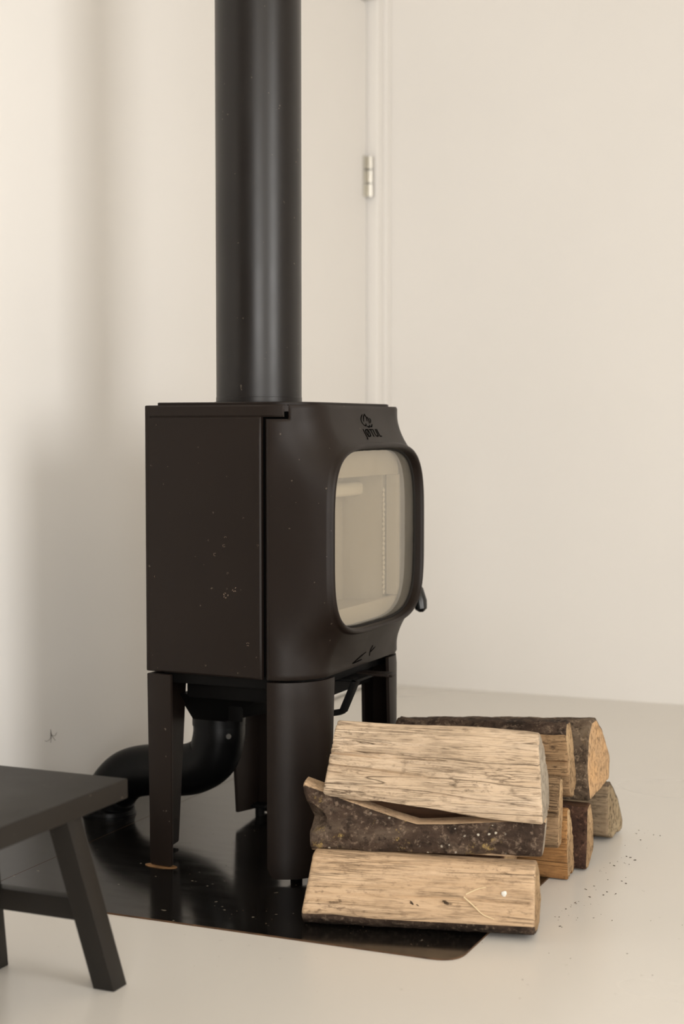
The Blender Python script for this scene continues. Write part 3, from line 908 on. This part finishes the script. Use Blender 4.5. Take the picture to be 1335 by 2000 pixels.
    if has:
        b = obj('bark', jacket, mats[1], o, sharp=70)
        if barklabel: b['label'] = barklabel
    else: jacket.free()
    return o


RD = math.radians
# front row, bottom to top
logA = firewood('pale split log at the bottom front of the pile, two straws on it', (-.7245, 2.4150, .004), RD(12.2), RD(0), .384,
                [(0, .022), (.044, .108), (.075, .112), (.125, .080), (.13, .02), (.10, .0), (.052, .0), (.016, .008)], 'wwwwwbbb', [W_PALE, B_DARK], E_TAN, 1.0,
                taper=1.06, rough=.0016, groove=.006, cut=(-.03, .0), left=lambda t: .012 * t)


def forkL(t):
    return .0 if t < .25 else (.030 * math.sin(PI * min(1, (t - .25) / .5)) if t < .75 else .0) - .012 * smooth01((t - .6) / .4)


def forkT(s, t):
    v = .72 + .13 * smooth01((.5 - s) / .5)
    v = .86 - .14 * smooth01(s / .52)
    if s > .52: v = .72 + .93 * ((s - .52) / .48) ** 1.05
    return v


logB = firewood('dark bark-covered log with a forked left end and pale lichen spots', (-.7285, 2.482, .118), RD(12.4), RD(1.5), .392,
                [(0, .005), (-.003, .040), (.010, .070), (.048, .074), (.062, .045), (.055, .004)], 'bbwwww', [W_PALE, B_LICHEN], E_GREY, 2.0,
                rough=.0030, left=forkL, top=forkT, cut=(.10, .0), left_end=2, barklabel='dark bark with white and yellow lichen')
logC = firewood('big cream split log lying on top of the front row', (-.7330, 2.478, .1700), RD(12.3), RD(-1.0), .366,
                [(0, .004), (.020, .140), (.045, .150), (.085, .120), (.110, .064), (.095, .018), (.04, .0)], 'wwwwwww', [W_CREAM, B_DARK], E_GREY, 3.0,
                taper=.84, rough=.0030, groove=.014, cut=(-.10, .06), left=lambda t: .020 * t - .004, skew=(-.006, .018))
# second row
logK = firewood('dark umber log inside the pile, glimpsed through the gap under the cream log', (-.835, 2.600, .001), RD(8), 0, .27,
                [(0, .0), (.0, .150), (.05, .160), (.075, .072), (.140, .070), (.145, .0)], 'wwwwww', [W_DARK, B_DARK], E_TAN, 10.0, rough=.003)
logG = firewood('orange-brown log with ribbed saw marks, on the floor behind the front logs', (-.772, 2.776, .001), RD(3), 0, .30,
                [(0, .002), (-.004, .05), (.012, .128), (.034, .128), (.056, .070), (.052, .004)], 'wwwwww', [W_ORANGE, B_DARK], E_TAN, 4.0,
                rough=.0028, groove=.012, cut=(-.04, .0), ridge=(1, .0030, 1150))
logF = firewood('narrow tan slab leaning behind the front logs, its right end worn', (-.768, 2.704, .076), RD(4), 0, .27,
                [(0, .012), (-.004, .07), (.018, .127), (.038, .125), (.040, .06), (.028, .0), (.010, .0)], 'wwwwwww', [W_SLAB, B_DARK], E_TAN, 5.0, rough=.003, groove=.01, cut=(.0, .0))
logH = firewood('upright umber log standing between the ribbed log and the farthest one', (-.757, 2.848, .001), RD(2), 0, .30,
                [(0, .002), (.026, .118), (.052, .120), (.075, .075), (.068, .025), (.020, .0)], 'bwwwww', [W_DARK, B_UMBER], E_TAN, 6.0, rough=.0028, cut=(-.03, .0))
logI = firewood('weathered wedge log alone at the far right of the pile', (-.768, 3.062, .003), RD(1), 0, .24,
                [(0, .012), (.024, .105), (.046, .108), (.088, .070), (.112, .016), (.100, .000), (.03, .0)], 'wbbbwww', [W_GREY, B_BROWN], E_SOOT, 7.0,
                rough=.003, groove=.01, cut=(-.08, .05))
logD = firewood('rough orange-brown log on top, between the cream and the bark-backed logs', (-.778, 2.808, .140), RD(4), RD(2.5), .335,
                [(0, .014), (.008, .120), (.022, .139), (.055, .139), (.066, .10), (.066, .02), (.030, .0)], 'wbbwwww', [W_TAN, B_DARK], E_TAN, 8.0,
                rough=.0030, groove=.012, cut=(-.05, .0))
logE = firewood('farthest top log with brown bark back and orange sawn end', (-.758, 2.884, .124), RD(0.5), RD(4.5), .345,
                [(0, .0), (-.004, .060), (.018, .112), (.052, .140), (.086, .142), (.130, .110), (.172, .052), (.155, .012)], 'bbbbbwww', [W_TAN, B_BROWN], E_ORANGE, 9.0,
                taper=.92, rough=.002, cut=(.0, .0), skew=(.0, .010))

# straws and a paint flake on the bottom log
def thing_curve(name, pts, r, mat, label, cat, group=None):
    P = [Vector(p) for p in pts]; c = P[0].copy()
    sp = spline([p - c for p in P], 6)
    o = obj(name, tube(sp, lambda i: r * (1 - .5 * i / len(sp)), 8), mat, loc=c)
    return tag(o, label, cat, group)


dA = Vector((math.cos(RD(12.2)), math.sin(RD(12.2)), 0)); nA = Vector((dA.y, -dA.x, 0)); PA = Vector((-.7245, 2.4150, .004))


def onA(s, h, lift=.0035):
    return PA - dA * s + Vector((0, 0, h)) - nA * (.044 * (h - .022) / .086) + nA * lift


thing_curve('straw', [onA(.1120, .064), (onA(.095, .072)), onA(.080, .076)], .0011, M['straw'], 'short straw pointing up right on the pale bottom log', 'straw')
thing_curve('straw', [onA(.1150, .0600), onA(.098, .0480), onA(.083, .0370), onA(.064, .0310)], .0011, M['straw'], 'long curved straw running down right on the pale bottom log', 'straw')
cb = bmesh.new(); bmesh.ops.create_icosphere(cb, subdivisions=2, radius=.0045)
for v in cb.verts: v.co = Vector((v.co.x * 1.1, v.co.y * .35, v.co.z)) * (1 + .35 * noise.noise(v.co * 400))
ch = obj('paint_flake', cb, M['chip'], loc=onA(.050, .068, .0032)); tag(ch, 'small white flake stuck on the pale bottom log', 'flake')
for (s_, h_, lab) in ((.196, .046, 'curled dark bark flake near the middle of the pale bottom log'), (.143, .050, 'ragged dark bark flake beside the straws on the pale bottom log')):
    fb_ = bmesh.new()
    for k in range(6):
        c_ = Vector((rnd.uniform(-.007, .007), 0, rnd.uniform(-.0015, .0045)))
        bmesh.ops.create_icosphere(fb_, subdivisions=1, radius=1, matrix=Matrix.Translation(c_) @ Matrix.Rotation(rnd.uniform(-.7, .7), 4, 'Y') @ Matrix.Diagonal((rnd.uniform(.002, .006), .0007, rnd.uniform(.0006, .0018), 1)))
    tag(obj('bark_flake', fb_, M['crumb'], loc=onA(s_, h_, .0035)), lab, 'flake')
# crumbs strewn over floor and plate
cr = bmesh.new()
def crumb(x, y, z, r):
    m = Matrix.Translation((x, y, z + r * .35)) @ Matrix.Rotation(rnd.uniform(0, PI), 4, 'Z') @ Matrix.Diagonal((r * rnd.uniform(.8, 2.2), r * rnd.uniform(.5, .9), r * .45, 1))
    bmesh.ops.create_icosphere(cr, subdivisions=1, radius=1, matrix=m)
for _ in range(55):
    t = rnd.random(); x = -.735 + abs(rnd.gauss(0, .035)); y = 2.50 + t * .70
    crumb(x, y, 0, rnd.choice((.0006, .0008, .0012, .0017)))
for _ in range(22): crumb(rnd.uniform(-.72, -.35), rnd.uniform(2.1, 3.1), 0, rnd.choice((.0007, .001)))
for _ in range(45): crumb(rnd.uniform(-1.25, -.78), rnd.uniform(2.32, 2.40), .003, rnd.choice((.0006, .0009, .0013)))
for _ in range(40): crumb(rnd.uniform(-1.65, -1.2), rnd.uniform(2.3, 2.9), .003, rnd.choice((.0005, .0008)))
co_ = obj('bark_crumbs', cr, M['crumb']); tag(co_, 'dark crumbs of bark scattered on the floor beside the logs', 'debris', kind='stuff')

# a wisp stuck on the left wall
ws = bmesh.new()
for pts in ([(0, 0, 0), (.002, .004, -.010), (.002, .014, -.020)], [(0, 0, 0), (.002, -.004, -.012), (.002, -.016, -.016), (.002, -.024, -.014)], [(0, 0, .006), (.001, .001, -.008), (.001, -.002, -.022)], [(0, .002, -.006), (.002, .012, -.010), (.002, .020, -.004)]):
    tube(spline(pts, 5), .00035, 6, bm=ws)
wi = obj('wisp', ws, M['hair'], loc=(XL + .0015, 2.795, .182)); tag(wi, 'tiny dark wisp stuck low on the left wall above the stool', 'wisp')
